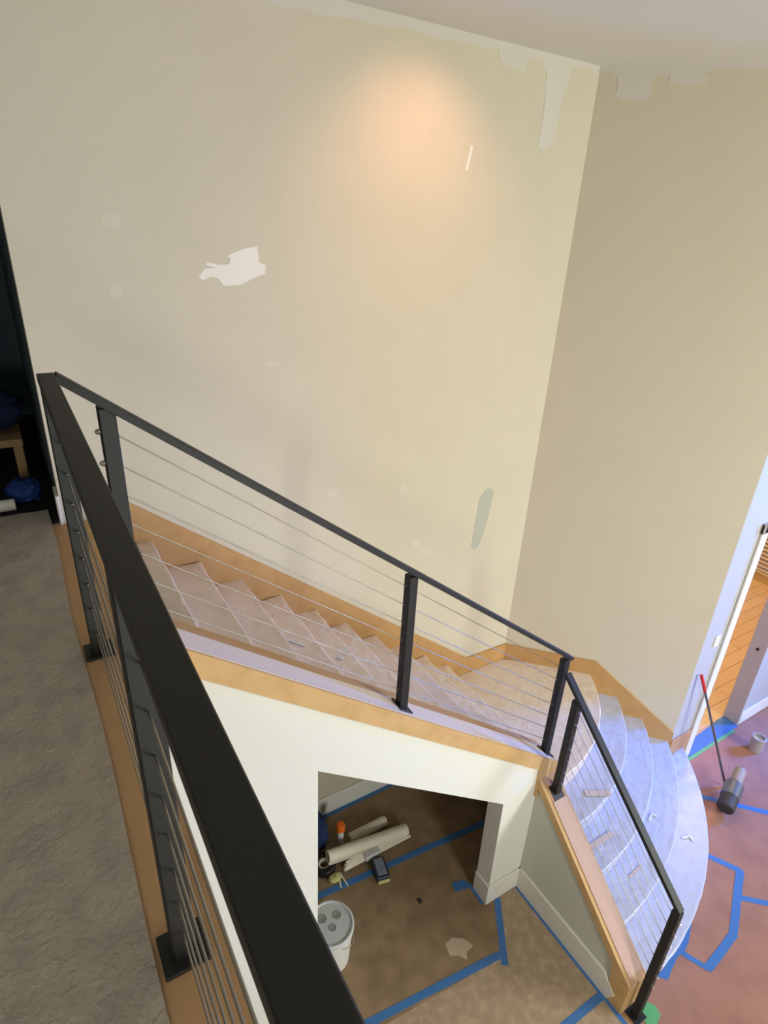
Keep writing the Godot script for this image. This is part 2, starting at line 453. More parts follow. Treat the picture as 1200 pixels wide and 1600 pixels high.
func front_wall() -> void:
	# z = 4.2: unseen wall and windows, placed to shape the daylight on the stair walls
	var m := Mesher.new()
	var z := 2.7
	for q in [[-3.0, 0, 1.29, 1.35], [-3.0, 1.35, -1.75, 5.57], [-0.65, 1.35, 1.29, 5.57], [-1.75, 1.35, -0.65, 3.65], [-1.75, 4.95, -0.65, 5.57], [1.29, 0, 2.1, 1.35], [1.29, 2.85, 2.1, 5.57], [2.1, 0, 4.25, 5.57], [4.25, 0, 5.4, 5.57], [5.4, 0, 7.2, 1.8], [5.4, 3.8, 7.2, 5.57], [7.2, 0, 9.3, 5.57]]:
		m.box(at((q[0] + q[2]) / 2, (q[1] + q[3]) / 2, z + 0.1), Vector3(q[2] - q[0], q[3] - q[1], 0.2))
	struct("wall_front", m, M.dimmed_unseen_wall_paint)
	for q in [[1.29, 1.35, 2.1, 2.85], [5.4, 1.8, 7.2, 3.8], [-1.75, 3.65, -0.65, 4.95]]:
		window(Vector3((q[0] + q[2]) / 2, (q[1] + q[3]) / 2, z + 0.1), Vector2(q[2] - q[0], q[3] - q[1]), 0.0)

func window(c: Vector3, s: Vector2, turn: float) -> void:
	var fr := Mesher.new()
	for sg in [-1.0, 1.0]:
		fr.box(at(sg * (s.x / 2 - 0.03), 0, 0), Vector3(0.06, s.y, 0.08), 0.006)
		fr.box(at(0, sg * (s.y / 2 - 0.03), 0), Vector3(s.x - 0.12, 0.06, 0.08), 0.006)
	used["window"] = used.get("window", 0) + 1
	var o := obj("window_%d" % used["window"], fr, M.white_trim_paint)
	o.position = c; o.rotation.y = turn
	o.set_meta("kind", "structure")
	obj("pane", boxm(Vector3.ZERO, Vector3(s.x - 0.1, s.y - 0.1, 0.006)), M.window_glass, o)

func side_wall() -> void:
	var m := Mesher.new()
	for q in [[-2.08, 0, -1.42, CEIL], [-0.68, 0, 2.9, CEIL], [-1.42, 0, -0.68, 0.25], [-1.42, 3.2, -0.68, CEIL]]:
		m.box(at(7.6, (q[1] + q[3]) / 2, (q[0] + q[2]) / 2), Vector3(0.2, q[3] - q[1], q[2] - q[0]))
	struct("wall_side", m, M.dimmed_unseen_wall_paint)
	window(Vector3(7.6, 1.725, -1.05), Vector2(0.74, 2.95), PI / 2)  # unseen window, shaped to pass blue light onto the lower steps

func room_beyond() -> void:
	var m := Mesher.new()
	# far wall with a blind over its window, the back and the front of that room
	m.box(at(9.26, 2.785, -2.5), Vector3(0.2, CEIL, 0.6))
	m.box(at(9.26, 0.06, -3.5), Vector3(0.2, 0.12, 1.4))
	m.box(at(9.26, 4.0, -3.5), Vector3(0.2, 3.14, 1.4))
	m.box(at(9.26, 2.785, -5.2), Vector3(0.2, CEIL, 2.0))
	struct("wall_beyond", m, M.warm_wall, "far wall of the warm lit room beyond the doorway")
	struct("wall_beyond_back", span(Vector3(4.7, 0, -4.9), Vector3(9.2, CEIL, -4.7)), M.warm_wall)
	struct("wall_beyond_left", span(Vector3(4.75, 0, -4.8), Vector3(4.87, CEIL, -2.23)), M.warm_wall)
	struct("baseboard_beyond", span(Vector3(9.14, 0, -4.7), Vector3(9.16, 0.12, -2.2), 0.003), M.warm_wall, "tan baseboard of the far wall beyond the doorway")
	window(Vector3(9.26, 1.28, -3.5), Vector2(1.4, 2.3), PI / 2)
	var t := thing("window_blind", "slatted blind glowing warm on the far wall beyond the doorway", "blind", Vector3(9.13, 0.14, -3.5))
	var s := Mesher.new()
	s.box(Transform3D(Basis(Vector3.BACK, deg_to_rad(35)), Vector3.ZERO), Vector3(0.05, 0.003, 1.36))
	var sm := s.mesh()
	for k in 34:
		var o := obj("slat", sm, M.blind_slat, t)
		o.position = Vector3(0, 0.07 + k * 0.065, 0)
	obj("bottom_rail", boxm(Vector3(0, 0.015, 0), Vector3(0.04, 0.03, 1.36), 0.004), M.blind_slat, t)
	obj("head_rail", boxm(Vector3(0, 2.3, 0), Vector3(0.06, 0.05, 1.4), 0.004), M.blind_slat, t)
	var bl: StandardMaterial3D = M.blind_slat
	bl.backlight_enabled = true; bl.backlight = Color(0.55, 0.48, 0.36)
	t = thing("ceiling_lamp", "unseen flat square ceiling lamp lighting the room beyond the doorway", "lamp", Vector3(7.9, CEIL, -3.5))  # out of view, placed to light the board floor and the blind
	obj("frame", boxm(Vector3(0, -0.008, 0), Vector3(1.0, 0.016, 1.0), 0.003), M.white_trim_paint, t)
	obj("diffuser", boxm(Vector3(0, -0.020, 0), Vector3(0.9, 0.008, 0.9), 0.002), M.lamp_lens, t)
	# board floor
	var f := Node3D.new(); f.name = "floor_beyond"; add_child(f)
	f.set_meta("kind", "structure"); f.set_meta("label", "orange board floor of the room beyond the doorway")
	var zz := -2.06
	var k := 0
	while zz > -4.65:
		var x := 4.87 - rng.randf() * 0.9
		while x < 9.15:
			var ln := 1.1 + rng.randf() * 0.5
			var lo := maxf(x, 4.87); var hi := minf(x + ln, 9.14)
			if hi - lo > 0.05:
				obj("plank", span(Vector3(lo + 0.0015, -0.006, zz - 0.1485), Vector3(hi - 0.0015, 0.002 + rng.randf() * 0.0008, zz - 0.0015), 0.002), M.orange_floor if rng.randf() < 0.6 else M.orange_floor_dark, f)
			x += ln
			k += 1
		zz -= 0.15

func dark_room() -> void:
	struct("wall_dark_right", span(Vector3(0.095, UP, -6.0), Vector3(0.25, CEIL, -3.375)), M.shade_tinted_wall)
	struct("wall_dark_back", span(Vector3(-3.0, 2.9, -6.1), Vector3(0.25, CEIL, -5.4)), M.shade_tinted_wall, "wall of the unlit room past the upper floor, coloured dark for its shade")
	struct("wall_dark_left", span(Vector3(-3.0, 2.9, -5.4), Vector3(-1.9, CEIL, -3.4)), M.shade_tinted_wall)
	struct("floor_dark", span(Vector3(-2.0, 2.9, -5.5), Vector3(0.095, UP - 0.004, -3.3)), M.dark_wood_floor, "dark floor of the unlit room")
	var m := Mesher.new()
	m.box(at(-1.95, 4.35, -3.305), Vector3(2.1, 2.44, 0.14))
	m.box(at(-0.40, 5.42, -3.305), Vector3(0.99, 0.3, 0.14))
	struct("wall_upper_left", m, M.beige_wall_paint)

# ------------------------------------------------------------------ stairs
# the lower, curved steps: centre x, z and radius of each nosing
const ARC := [[2.86, -3.285, 1.333], [2.849, -3.347, 1.638], [2.812, -3.422, 1.971], [2.75, -3.561, 2.368], [2.779, -3.428, 2.508]]
const XI := 2.80             # inner end of the curved steps

func arc_pt(i: int, u: float, inset := 0.0) -> Vector3:
	var a: Array = ARC[i]
	var r: float = a[2] - inset
	# from the angled wall (x - z = 6.72) or the doorway wall to the inner end
	var a0: float
	if i < 4:
		var d: float = (6.72 - a[0] + a[1]) / (r * sqrt(2.0))
		a0 = acos(clampf(d, -1, 1)) - PI / 4
	else:
		a0 = asin(clampf((-2.064 - a[1]) / r, -1, 1))
	var a1: float = acos(clampf((XI - a[0]) / r, -1, 1))
	var an := lerpf(a0, a1, u)
	return Vector3(a[0] + r * cos(an), LAND - i * R, a[1] + r * sin(an))

func stairs() -> void:
	var low := func(x: float, d: float) -> float: return NY + d - (x - NX) * K
	var t := thing("staircase", "tan wooden staircase turning from the upper floor down to the hall", "staircase")
	var run := R / K
	var f := FastNoiseLite.new(); f.seed = 4; f.frequency = 3.0; f.fractal_octaves = 3
	var m: Mesher
	# straight treads
	for k in 10:
		var x := NX + k * run; var y := NY - k * R
		m = Mesher.new()
		m.prism(pv([x - run - 0.01, y - 0.004, x - 0.012, y - 0.004, x - 0.006, y - 0.012, x - 0.012, y - 0.03, x - 0.024, y - 0.034, x - 0.024, y - R - 0.004, x - run - 0.01, y - R - 0.004]), at(0, 0, ZB + 0.017), -2.17 - ZB - 0.02)
		obj("tread", m, M.tan_wood, t)
	# landing
	var pl := [NX + 9 * run - 0.02, ZB + 0.016, 3.49, ZB + 0.016]
	for k in 21:
		var p := arc_pt(0, k / 20.0, 0.036)
		pl.append_array([p.x, p.z])
	pl.append_array([XI, -2.165, NX + 9 * run - 0.02, -2.165])
	obj("landing", plan(pl, LAND - R, R - 0.004), M.tan_wood, t)
	for i in range(1, 5):
		pl = []
		for k in 25:
			var p := arc_pt(i, k / 24.0, 0.036)
			pl.append_array([p.x, p.z])
		for k in 25:
			var p := arc_pt(i - 1, 1.0 - k / 24.0, 0.06)
			pl.append_array([p.x, p.z])
		obj("tread", plan(pl, LAND - (i + 1) * R + 0.001, R - 0.006), M.tan_wood, t)
	# stringer band and cap of the upper flight
	m = Mesher.new()
	m.prism(pv([0.2, low.call(0.2, -0.047), 2.66, low.call(2.66, -0.047), 2.66, low.call(2.66, 0.08), 0.2, low.call(0.2, 0.08)]), at(0, 0, ZF - 0.02), 0.032)
	obj("outer_stringer", m, M.tan_wood, t)
	m = Mesher.new()
	m.prism(pv([0.2, low.call(0.2, -0.30), 2.81, low.call(2.81, -0.28), 2.81, low.call(2.81, 0.075), 0.2, low.call(0.2, 0.075)]), at(0, 0, -2.17), 0.21)
	obj("cap", m, M.bare_wood, t)
	# end block where the two stringers meet
	m = Mesher.new()
	m.prism(pv([2.63, 1.0, 2.66, 0.95, 2.81, 0.95, 2.81, low.call(2.81, 0.078), 2.655, low.call(2.655, 0.08), 2.63, low.call(2.63, 0.02)]), at(0, 0, -2.0), 0.07)
	obj("end_block", m, M.tan_wood, t)
	# lower stringer
	var lz := func(z: float) -> float: return 1.087 - 0.87 * (z + 1.845)
	m = Mesher.new()
	m.prism(pv([-2.0, lz.call(-2.0) - 0.085, -1.08, lz.call(-1.08) - 0.085, -1.05, 0.0, -0.945, 0.0, -0.945, lz.call(-0.945) - 0.004, -2.0, lz.call(-2.0) - 0.004]), Transform3D(Basis(Vector3.BACK, Vector3.UP, Vector3.LEFT), Vector3(XL + 0.02, 0, 0)), 0.034)
	obj("outer_stringer", m, M.tan_wood, t)
	m = Mesher.new()
	m.prism(pv([-2.0, lz.call(-2.0) - 0.35, -1.3, 0.0, -0.94, 0.0, -0.94, lz.call(-0.94), -0.945, lz.call(-0.945), -2.0, lz.call(-2.0)]), Transform3D(Basis(Vector3.BACK, Vector3.UP, Vector3.LEFT), Vector3(XI + 0.012, 0, 0)), XI + 0.012 - XL - 0.014)
	obj("cap", m, M.bare_wood, t)
	obj("end_trim", span(Vector3(XL - 0.012, 0, -1.0), Vector3(XI + 0.014, lz.call(-0.95) - 0.01, -0.935), 0.004), M.tan_wood, t)
	# covering of the caps
	m = Mesher.new()
	m.prism(pv([0.24, low.call(0.24, 0.079), 2.76, low.call(2.76, 0.079), 2.76, low.call(2.76, 0.083), 0.24, low.call(0.24, 0.083)]), at(0, 0, -2.085), 0.138)
	tag(obj("cap_cover", m, M.cap_sheet), "pale protective strip on the cap beside the upper flight", "cover")
	m = Mesher.new()
	m.prism(pv([-1.80, lz.call(-1.80), -0.97, lz.call(-0.97), -0.97, lz.call(-0.97) + 0.004, -1.80, lz.call(-1.80) + 0.004]), Transform3D(Basis(Vector3.BACK, Vector3.UP, Vector3.LEFT), Vector3(XI, 0, 0)), 0.13)
	tag(obj("cap_cover", m, M.pink_cap_paper), "pinkish protective strip on the cap beside the lower curved steps", "cover")
	# protective film: upper flight
	t = thing("stair_cover", "pale wrinkled protection film draped over the straight upper flight", "cover")
	for k in 10:
		var x := NX + k * run; var y := NY - k * R
		var prof := film_profile(Vector2(x - run - 0.018, y + 0.003), Vector2(x, y + 0.002), Vector2(x - 0.014, y - R + 0.006))
		m = Mesher.new()
		var ph := k * 3.7
		var shape := func(u: float, w: float) -> Vector3:
			var q: Vector2 = sample(prof, u)
			var z := lerpf(ZB + 0.02 + 0.008 * sin(u * 9.0 + ph), -2.172, w)
			var d := f.get_noise_3d(q.x * 2.0 + ph, q.y * 3.0, z * 2.2) * 0.007 + f.get_noise_3d(q.x * 6.0, q.y * 6.0 + ph, z * 1.2) * 0.004
			return Vector3(q.x + d * (0.9 if u > 0.6 else 0.1), q.y + d * (0.8 if u < 0.7 else 0.1) + 0.001, z)
		m.grid(shape, 26, 30, func(u, w): return Vector3(0.5, 1, 0))
		obj("film_piece", m, M.protection_film, t)
	# landing and lower steps
	t = thing("stair_cover", "shiny protection film over the landing and the lower curved steps", "cover")
	m = Mesher.new()
	var ls := func(u: float, w: float) -> Vector3:
		# u from the back walls to the nosing and down, w along the nosing
		var e := arc_pt(0, w)
		var bk := Vector3(3.47, LAND, ZB + 0.02)
		if w < 0.3: bk = Vector3(3.47, LAND, ZB + 0.02).lerp(e, 0.0)
		else: bk = Vector3(lerpf(3.47, NX + 9 * run + 0.0, (w - 0.3) / 0.7), LAND, ZB + 0.02 if w < 0.95 else -2.17)
		if w >= 0.3:
			var q := (w - 0.3) / 0.7
			bk = Vector3(lerpf(3.47, NX + 9 * run - 0.02, clampf(q * 1.6, 0, 1)), LAND, lerpf(ZB + 0.02, -2.175, clampf(q * 2.67 - 1.67, 0, 1)))
		return nosed(bk, e, arc_pt(0, w, 0.028) - Vector3(0, R - 0.006, 0), u, f, 1.3)
	m.grid(ls, 34, 60, func(u, w): return Vector3(0.3, 1, 0.3))
	obj("film_piece", m, M.protection_film, t)
	for i in range(1, 5):
		m = Mesher.new()
		var ii := i
		var shp := func(u: float, w: float) -> Vector3:
			var e := arc_pt(ii, w)
			var bk := arc_pt(ii - 1, w, 0.034); bk.y = e.y
			if ii == 4 and w < 0.2: bk = bk.lerp(Vector3(4.66, e.y, -2.06), 1.0 - w / 0.2)
			return nosed(bk, e, arc_pt(ii, w, 0.028) - Vector3(0, R - 0.006, 0), u, f, ii * 7.1)
		m.grid(shp, 30, 70, func(u, w): return Vector3(0.3, 1, 0.3))
		obj("film_piece", m, M.blue_lit_film, t)
	# loose tape pieces on the film
	var bits := [[3.225, 1, -1.823, 0.20, 0.05, -0.5, "brownish strip of tape on the film of the upper curved step by the post"], [3.09, 2, -1.62, 0.24, 0.045, 0.0, "brownish strip of tape on the film of the second curved step behind the railing"], [3.26, 3, -1.40, 0.16, 0.02, 0.1, "narrow brownish strip of tape on the third curved step under the handrail"]]
	for b in bits:
		m = Mesher.new()
		m.box(at(0, 0, 0), Vector3(b[3], 0.002, b[4]))
		var o := obj("tape_piece", m, M.brown_film_tape)
		o.position = Vector3(b[0], LAND - b[1] * R + 0.012, b[2]); o.rotation.y = b[5]
		tag(o, b[6], "tape")
	bits = [[3.755, 3, -1.64, 0.09, 0.4, "small shiny white tape scrap on the third curved step right of the handrail"], [4.03, 4, -1.45, 0.08, -0.3, "small shiny white tape scrap in the middle of the lowest step"]]
	for b in bits:
		m = Mesher.new()
		m.box(at(0, 0, 0), Vector3(b[3], 0.003, 0.02))
		m.box(at(b[3] * 0.4, 0.002, 0.02), Vector3(0.02, 0.004, 0.05))
		var o := obj("tape_scrap", m, M.white_plastic)
		o.position = Vector3(b[0], LAND - b[1] * R + 0.012, b[2]); o.rotation.y = b[4]
		tag(o, b[5], "tape")
	bits = [[1.147, 2.347, -2.70, -1.0, "shiny crumpled tape scrap on the fourth covered tread from the top"], [1.467, 2.152, -2.70, 0.5, "shiny crumpled tape scrap on the fifth covered tread from the top"]]
	for b in bits:
		m = Mesher.new()
		m.box(at(0, 0, 0), Vector3(0.13, 0.003, 0.018))
		m.box(at(-0.05, 0.002, 0.012), Vector3(0.02, 0.005, 0.04))
		var o := obj("tape_scrap", m, M.white_plastic)
		o.position = Vector3(b[0], b[1] + 0.012, b[2]); o.rotation.y = b[3]
		tag(o, b[4], "tape")

func film_profile(back: Vector2, nose: Vector2, foot: Vector2) -> PackedVector2Array:
	var p := PackedVector2Array([back])
	p.append(Vector2(nose.x - 0.02, nose.y))
	for k in 7:
		var a := PI / 2 - k / 6.0 * PI * 0.55
		p.append(Vector2(nose.x - 0.012 + 0.012 * cos(a), nose.y - 0.012 + 0.012 * sin(a)))
	p.append(foot)
	return p

func sample(p: PackedVector2Array, u: float) -> Vector2:
	# the film's points are crowded round the nose: half of the steps on the tread, a fifth on the nose
	var s := u
	if s <= 0.5: return p[0].lerp(p[1], s / 0.5)
	if s <= 0.75:
		var q := (s - 0.5) / 0.25 * (p.size() - 3)
		var k := mini(int(q), p.size() - 4)
		return p[1 + k].lerp(p[2 + k], q - k)
	return p[p.size() - 2].lerp(p[p.size() - 1], (s - 0.75) / 0.25)

func nosed(bk: Vector3, e: Vector3, foot: Vector3, u: float, f: FastNoiseLite, ph: float) -> Vector3:
	var d := (e - Vector3(foot.x, e.y, foot.z)).normalized()
	var rr := 0.012
	var p: Vector3
	if u <= 0.55: p = bk.lerp(e - d * rr, u / 0.55)
	elif u <= 0.75:
		var a := PI / 2 - (u - 0.55) / 0.2 * PI * 0.55
		p = e + d * (rr * cos(a) - rr) + Vector3.UP * (rr * sin(a) - rr)
	else:
		var a := PI / 2 - PI * 0.55
		p = (e + d * (rr * cos(a) - rr) + Vector3.UP * (rr * sin(a) - rr)).lerp(foot, (u - 0.75) / 0.25)
	var nz := f.get_noise_3d(p.x * 2.2 + ph, p.y * 2.0, p.z * 2.2) * 0.008 + f.get_noise_3d(p.x * 1.1, p.y + ph, p.z * 5.0) * 0.006
	p.y += 0.004 + (absf(nz) * 0.8 if u < 0.65 else 0.0)
	if u >= 0.65: p += d * nz * 0.5
	return p

# ------------------------------------------------------------------ railings
func post(t: Node3D, p: Vector3, top: float, plate_tilt: Basis, w := 0.05) -> void:
	var po := obj("post", span(Vector3(p.x - w / 2, p.y, p.z - w / 2), Vector3(p.x + w / 2, top, p.z + w / 2), 0.003), M.black_metal, t)
	var m := Mesher.new()
	m.box(Transform3D(plate_tilt, p + plate_tilt.y * 0.005), Vector3(0.1, 0.01, 0.1), 0.002)
	obj("base_plate", m, M.black_metal, po)

func cable(t: Node3D, a: Vector3, b: Vector3) -> void:
	var m := Mesher.new(); m.tube([a, b], 0.0024, 6)
	obj("cable", m, M.steel_cable, t)

func nut(t: Node3D, p: Vector3, d: Vector3, r := 0.0085) -> void:
	var m := Mesher.new()
	var b := Basis(d.cross(Vector3.UP if absf(d.y) < 0.9 else Vector3.RIGHT).normalized(), d, Vector3.ZERO)
	b.z = b.x.cross(b.y)
	m.lathe(pv([0.0, 0.0, r, 0.0, r, 0.006, r * 0.8, 0.012, r * 0.4, 0.016, 0.0, 0.017]), Transform3D(b, p), 10)
	obj("end_fitting", m, M.chrome, t)

func railings() -> void:
	var low := func(x: float, d: float) -> float: return NY + d - (x - NX) * K
	# guard along the upper floor
	var t := thing("guard_railing", "black metal guard railing with steel cables on the upper floor edge", "railing")
	var xg := 0.088; var top := 4.173; var zc := -2.0
	var m := Mesher.new()
	m.box(at(xg, top - 0.0125, (zc - 0.025 + 1.9) / 2), Vector3(0.047, 0.025, 1.9 - zc + 0.025), 0.002)
	obj("top_rail", m, M.black_metal, t)
	for z in [-2.06, -0.88, 0.30, 1.48]:
		post(t, Vector3(xg + 0.006, UP, z), top - 0.025, Basis())
	for k in 9:
		var y := UP + 0.10 + k * 0.103
		cable(t, Vector3(xg + 0.006, y, -2.05), Vector3(xg + 0.006, y, 1.49))
		nut(t, Vector3(xg + 0.006, y, -2.036), Vector3.BACK, 0.005)
	# rail down the straight flight
	t = thing("stair_railing", "black metal railing with seven steel cables beside the straight flight", "railing")
	var zs := -2.0
	var h := 0.957
	m = Mesher.new()
	var a := Vector3(0.108, low.call(0.108, h - 0.014) - 0.024, zs); var b := Vector3(2.782, low.call(2.782, h - 0.014), zs)
	beam(m, a, b, Vector3.BACK, 0.047, 0.025, 0.002)
	obj("handrail", m, M.black_metal, t)
	var tilt := Basis(Vector3(1, -K, 0).normalized(), Vector3(K, 1, 0).normalized(), Vector3.BACK)
	var xs := [0.235, 1.467, 2.757]
	for x in xs:
		post(t, Vector3(x, low.call(x, 0.08) - 0.0, zs - 0.02), low.call(x, h) - 0.048, tilt, 0.05)
	for k in 7:
		var d := h - 0.128 - k * 0.106
		cable(t, Vector3(xs[0], low.call(xs[0], d), zs - 0.02), Vector3(xs[1], low.call(xs[1], d), zs - 0.02))
		cable(t, Vector3(xs[1], low.call(xs[1], d), zs - 0.02), Vector3(xs[2], low.call(xs[2], d), zs - 0.02))
		nut(t, Vector3(xs[0] - 0.025, low.call(xs[0], d), zs - 0.02), Vector3.LEFT, 0.010)
	# rail down the curved steps
	t = thing("stair_railing", "black metal railing leading down to the end post beside the curved steps", "railing")
	var lz := func(z: float) -> float: return 1.087 - 0.87 * (z + 1.845)
	var xr := 2.735
	m = Mesher.new()
	beam(m, Vector3(xr, 2.04, -1.965), Vector3(xr, 1.108, -0.872), Vector3.RIGHT, 0.047, 0.028, 0.002)
	obj("handrail", m, M.black_metal, t)
	var tl := Basis(Vector3.RIGHT, Vector3(0, 1, 0.87).normalized(), Vector3(0, -0.87, 1).normalized())
	post(t, Vector3(xr, lz.call(-1.845) - 0.01, -1.845), 1.905, tl)
	post(t, Vector3(xr, 0.0, -0.885), 1.10, Basis())
	for k in 7:
		var d := 0.10 + k * 0.108
		var p := Vector3(xr, lz.call(-1.845) + 0.02 + d, -1.845); var q := Vector3(xr, lz.call(-0.885) + 0.02 + d, -0.885)
		cable(t, p, q)
		nut(t, q + Vector3(0.0, 0.0, 0.025), Vector3.BACK, 0.008)
		nut(t, q + Vector3(0.025, 0.0, 0.0), Vector3.RIGHT, 0.007)
		nut(t, p + Vector3(0.025, 0.0, 0.0), Vector3.RIGHT, 0.005)

# ------------------------------------------------------------------ floor covering
func strip(a: Vector2, b: Vector2, w: float, y := 0.0, h := 0.0025) -> Mesher:
	var d := (b - a).normalized(); var s := Vector2(-d.y, d.x) * w / 2
	var n := maxi(2, int((b - a).length() / 0.12))
	var p := []
	for k in n + 1:
		var q := a.lerp(b, float(k) / n) + s * (1.0 + (rng.randf() - 0.5) * 0.12)
		p.append_array([q.x, q.y])
	for k in n + 1:
		var q := b.lerp(a, float(k) / n) - s * (1.0 + (rng.randf() - 0.5) * 0.12)
		p.append_array([q.x, q.y])
	return plan(p, y, h)

func floor_cover() -> void:
	# protective paper in sheets
	tag(obj("floor_paper", plan([-2.9, ZB + 0.02, 4.4, ZB + 0.02, 2.9, -2.1, 2.35, -2.53, -2.9, -2.75], -0.006, 0.006), M.brown_paper), "brown protective paper at the back of the space under the stairs", "floor paper")
	tag(obj("floor_paper", plan([-2.9, -2.75, 2.35, -2.53, 2.9, -2.1, 2.65, -1.93, 2.441, -1.93, 2.19, -1.59, -2.9, -2.0], -0.006, 0.0066), M.brown_paper), "brown protective paper between the bucket and the pillar", "floor paper")
	tag(obj("floor_paper", plan([-2.9, -2.0, 2.19, -1.59, 2.441, -1.93, 2.64, -1.93, 2.64, -0.9, 2.7, -0.7, 2.7, 2.68, -2.9, 2.68], -0.006, 0.0072), M.dusty_brown_paper), "dusty brown protective paper in front of the stair wall", "floor paper")
	tag(obj("floor_paper", plan([2.82, -1.0, 3.4, -1.2, 4.25, -1.6, 4.7, -2.05, 7.5, -2.05, 7.5, 2.68, 2.7, 2.68, 2.7, -0.90], -0.006, 0.0068), M.red_rosin_paper), "reddish protective paper on the hall floor right of the stairs", "floor paper")
	var y := 0.0012
	var T := [
		[1.0, -1.745, 2.2, -1.61, 0.05, "blue tape strip on the brown floor beside the bucket, running to the corner of tapes"],
		[2.447, -1.93, 2.18, -1.54, 0.05, "short blue tape strip from the pillar base towards the front"],
		[0.95, -2.64, 2.8, -2.478, 0.05, "long blue tape strip under the stairs behind the small block"],
		[2.322, -2.13, 2.322, -1.95, 0.03, "blue tape strip along the inner side of the pillar base"],
		[2.20, -2.16, 2.31, -2.13, 0.07, "torn blue tape scrap at the back of the pillar base"],
		[2.637, -1.92, 2.632, -0.80, 0.034, "blue tape strip along the baseboard of the lower stair wall"],
		[2.0, -1.078, 2.615, -1.074, 0.05, "blue tape strip meeting the lower stair wall near its end"],
		[4.66, -1.77, 5.20, -1.19, 0.05, "blue tape strip passing the grey canister by the lowest step"],
		[4.20, -1.36, 4.335, -1.105, 0.05, "blue tape strip from the lowest step, first side of the taped loop"],
		[4.345, -1.115, 3.785, -0.842, 0.06, "blue tape strip on the reddish paper, long side of the taped loop"],
		[3.81, -0.85, 3.415, -0.805, 0.055, "blue tape strip nearest the front, third side of the taped loop"],
		[3.42, -0.80, 3.35, -0.96, 0.04, "short blue tape strip closing the loop at the lowest step"],
		[4.11, -0.99, 4.42, -0.70, 0.045, "blue tape strip branching right from the taped loop"],
		[1.3, -3.202, 3.2, -3.202, 0.035, "blue tape strip along the back baseboard under the stairs"],
	]
	for s in T:
		y += 0.0002
		tag(obj("blue_tape", strip(Vector2(s[0], s[1]), Vector2(s[2], s[3]), s[4], 0.0, 0.002 + y * 0.3), M.blue_tape), s[5], "tape")
	tag(obj("blue_tape", plan([3.06, -0.955, 3.25, -1.0, 3.48, -1.05, 3.60, -1.09, 3.60, -1.055, 3.46, -0.985, 3.36, -0.955, 3.30, -0.965, 3.10, -0.905], 0.0, 0.002), M.blue_tape), "wide blue tape along the curved edge of the lowest step", "tape")
	tag(obj("blue_tape", plan([5.055, -2.045, 5.90, -2.05, 5.90, -2.215, 5.06, -2.165], 0.001, 0.004), M.blue_tape), "broad blue tape band across the doorway threshold", "tape")
	tag(obj("green_tape", plan([4.99, -2.015, 5.80, -2.02, 5.80, -2.055, 5.03, -2.05], 0.001, 0.003), M.green_tape), "thin green tape edge in front of the doorway", "tape")
	tag(obj("green_tape", plan([2.775, -0.905, 2.86, -0.90, 2.895, -0.85, 2.88, -0.80, 2.79, -0.77, 2.75, -0.80], 0.001, 0.002), M.green_tape), "green tape patch at the foot of the end post", "tape")
	# plaster spilt on the paper
	tag(obj("plaster_smear", plan([1.90, -1.86, 1.97, -1.87, 2.04, -1.82, 2.07, -1.75, 2.00, -1.74, 1.97, -1.70, 1.94, -1.75, 1.88, -1.78], 0.001, 0.0012), M.plaster_dust), "whitish plaster smear on the brown paper near the tape corner", "smear")
	tag(obj("plaster_smear", plan([1.895, -2.225, 1.925, -2.225, 1.93, -2.19, 1.90, -2.18], 0.001, 0.0012), M.dark_grey), "small dark spot on the brown paper under the opening", "smear")

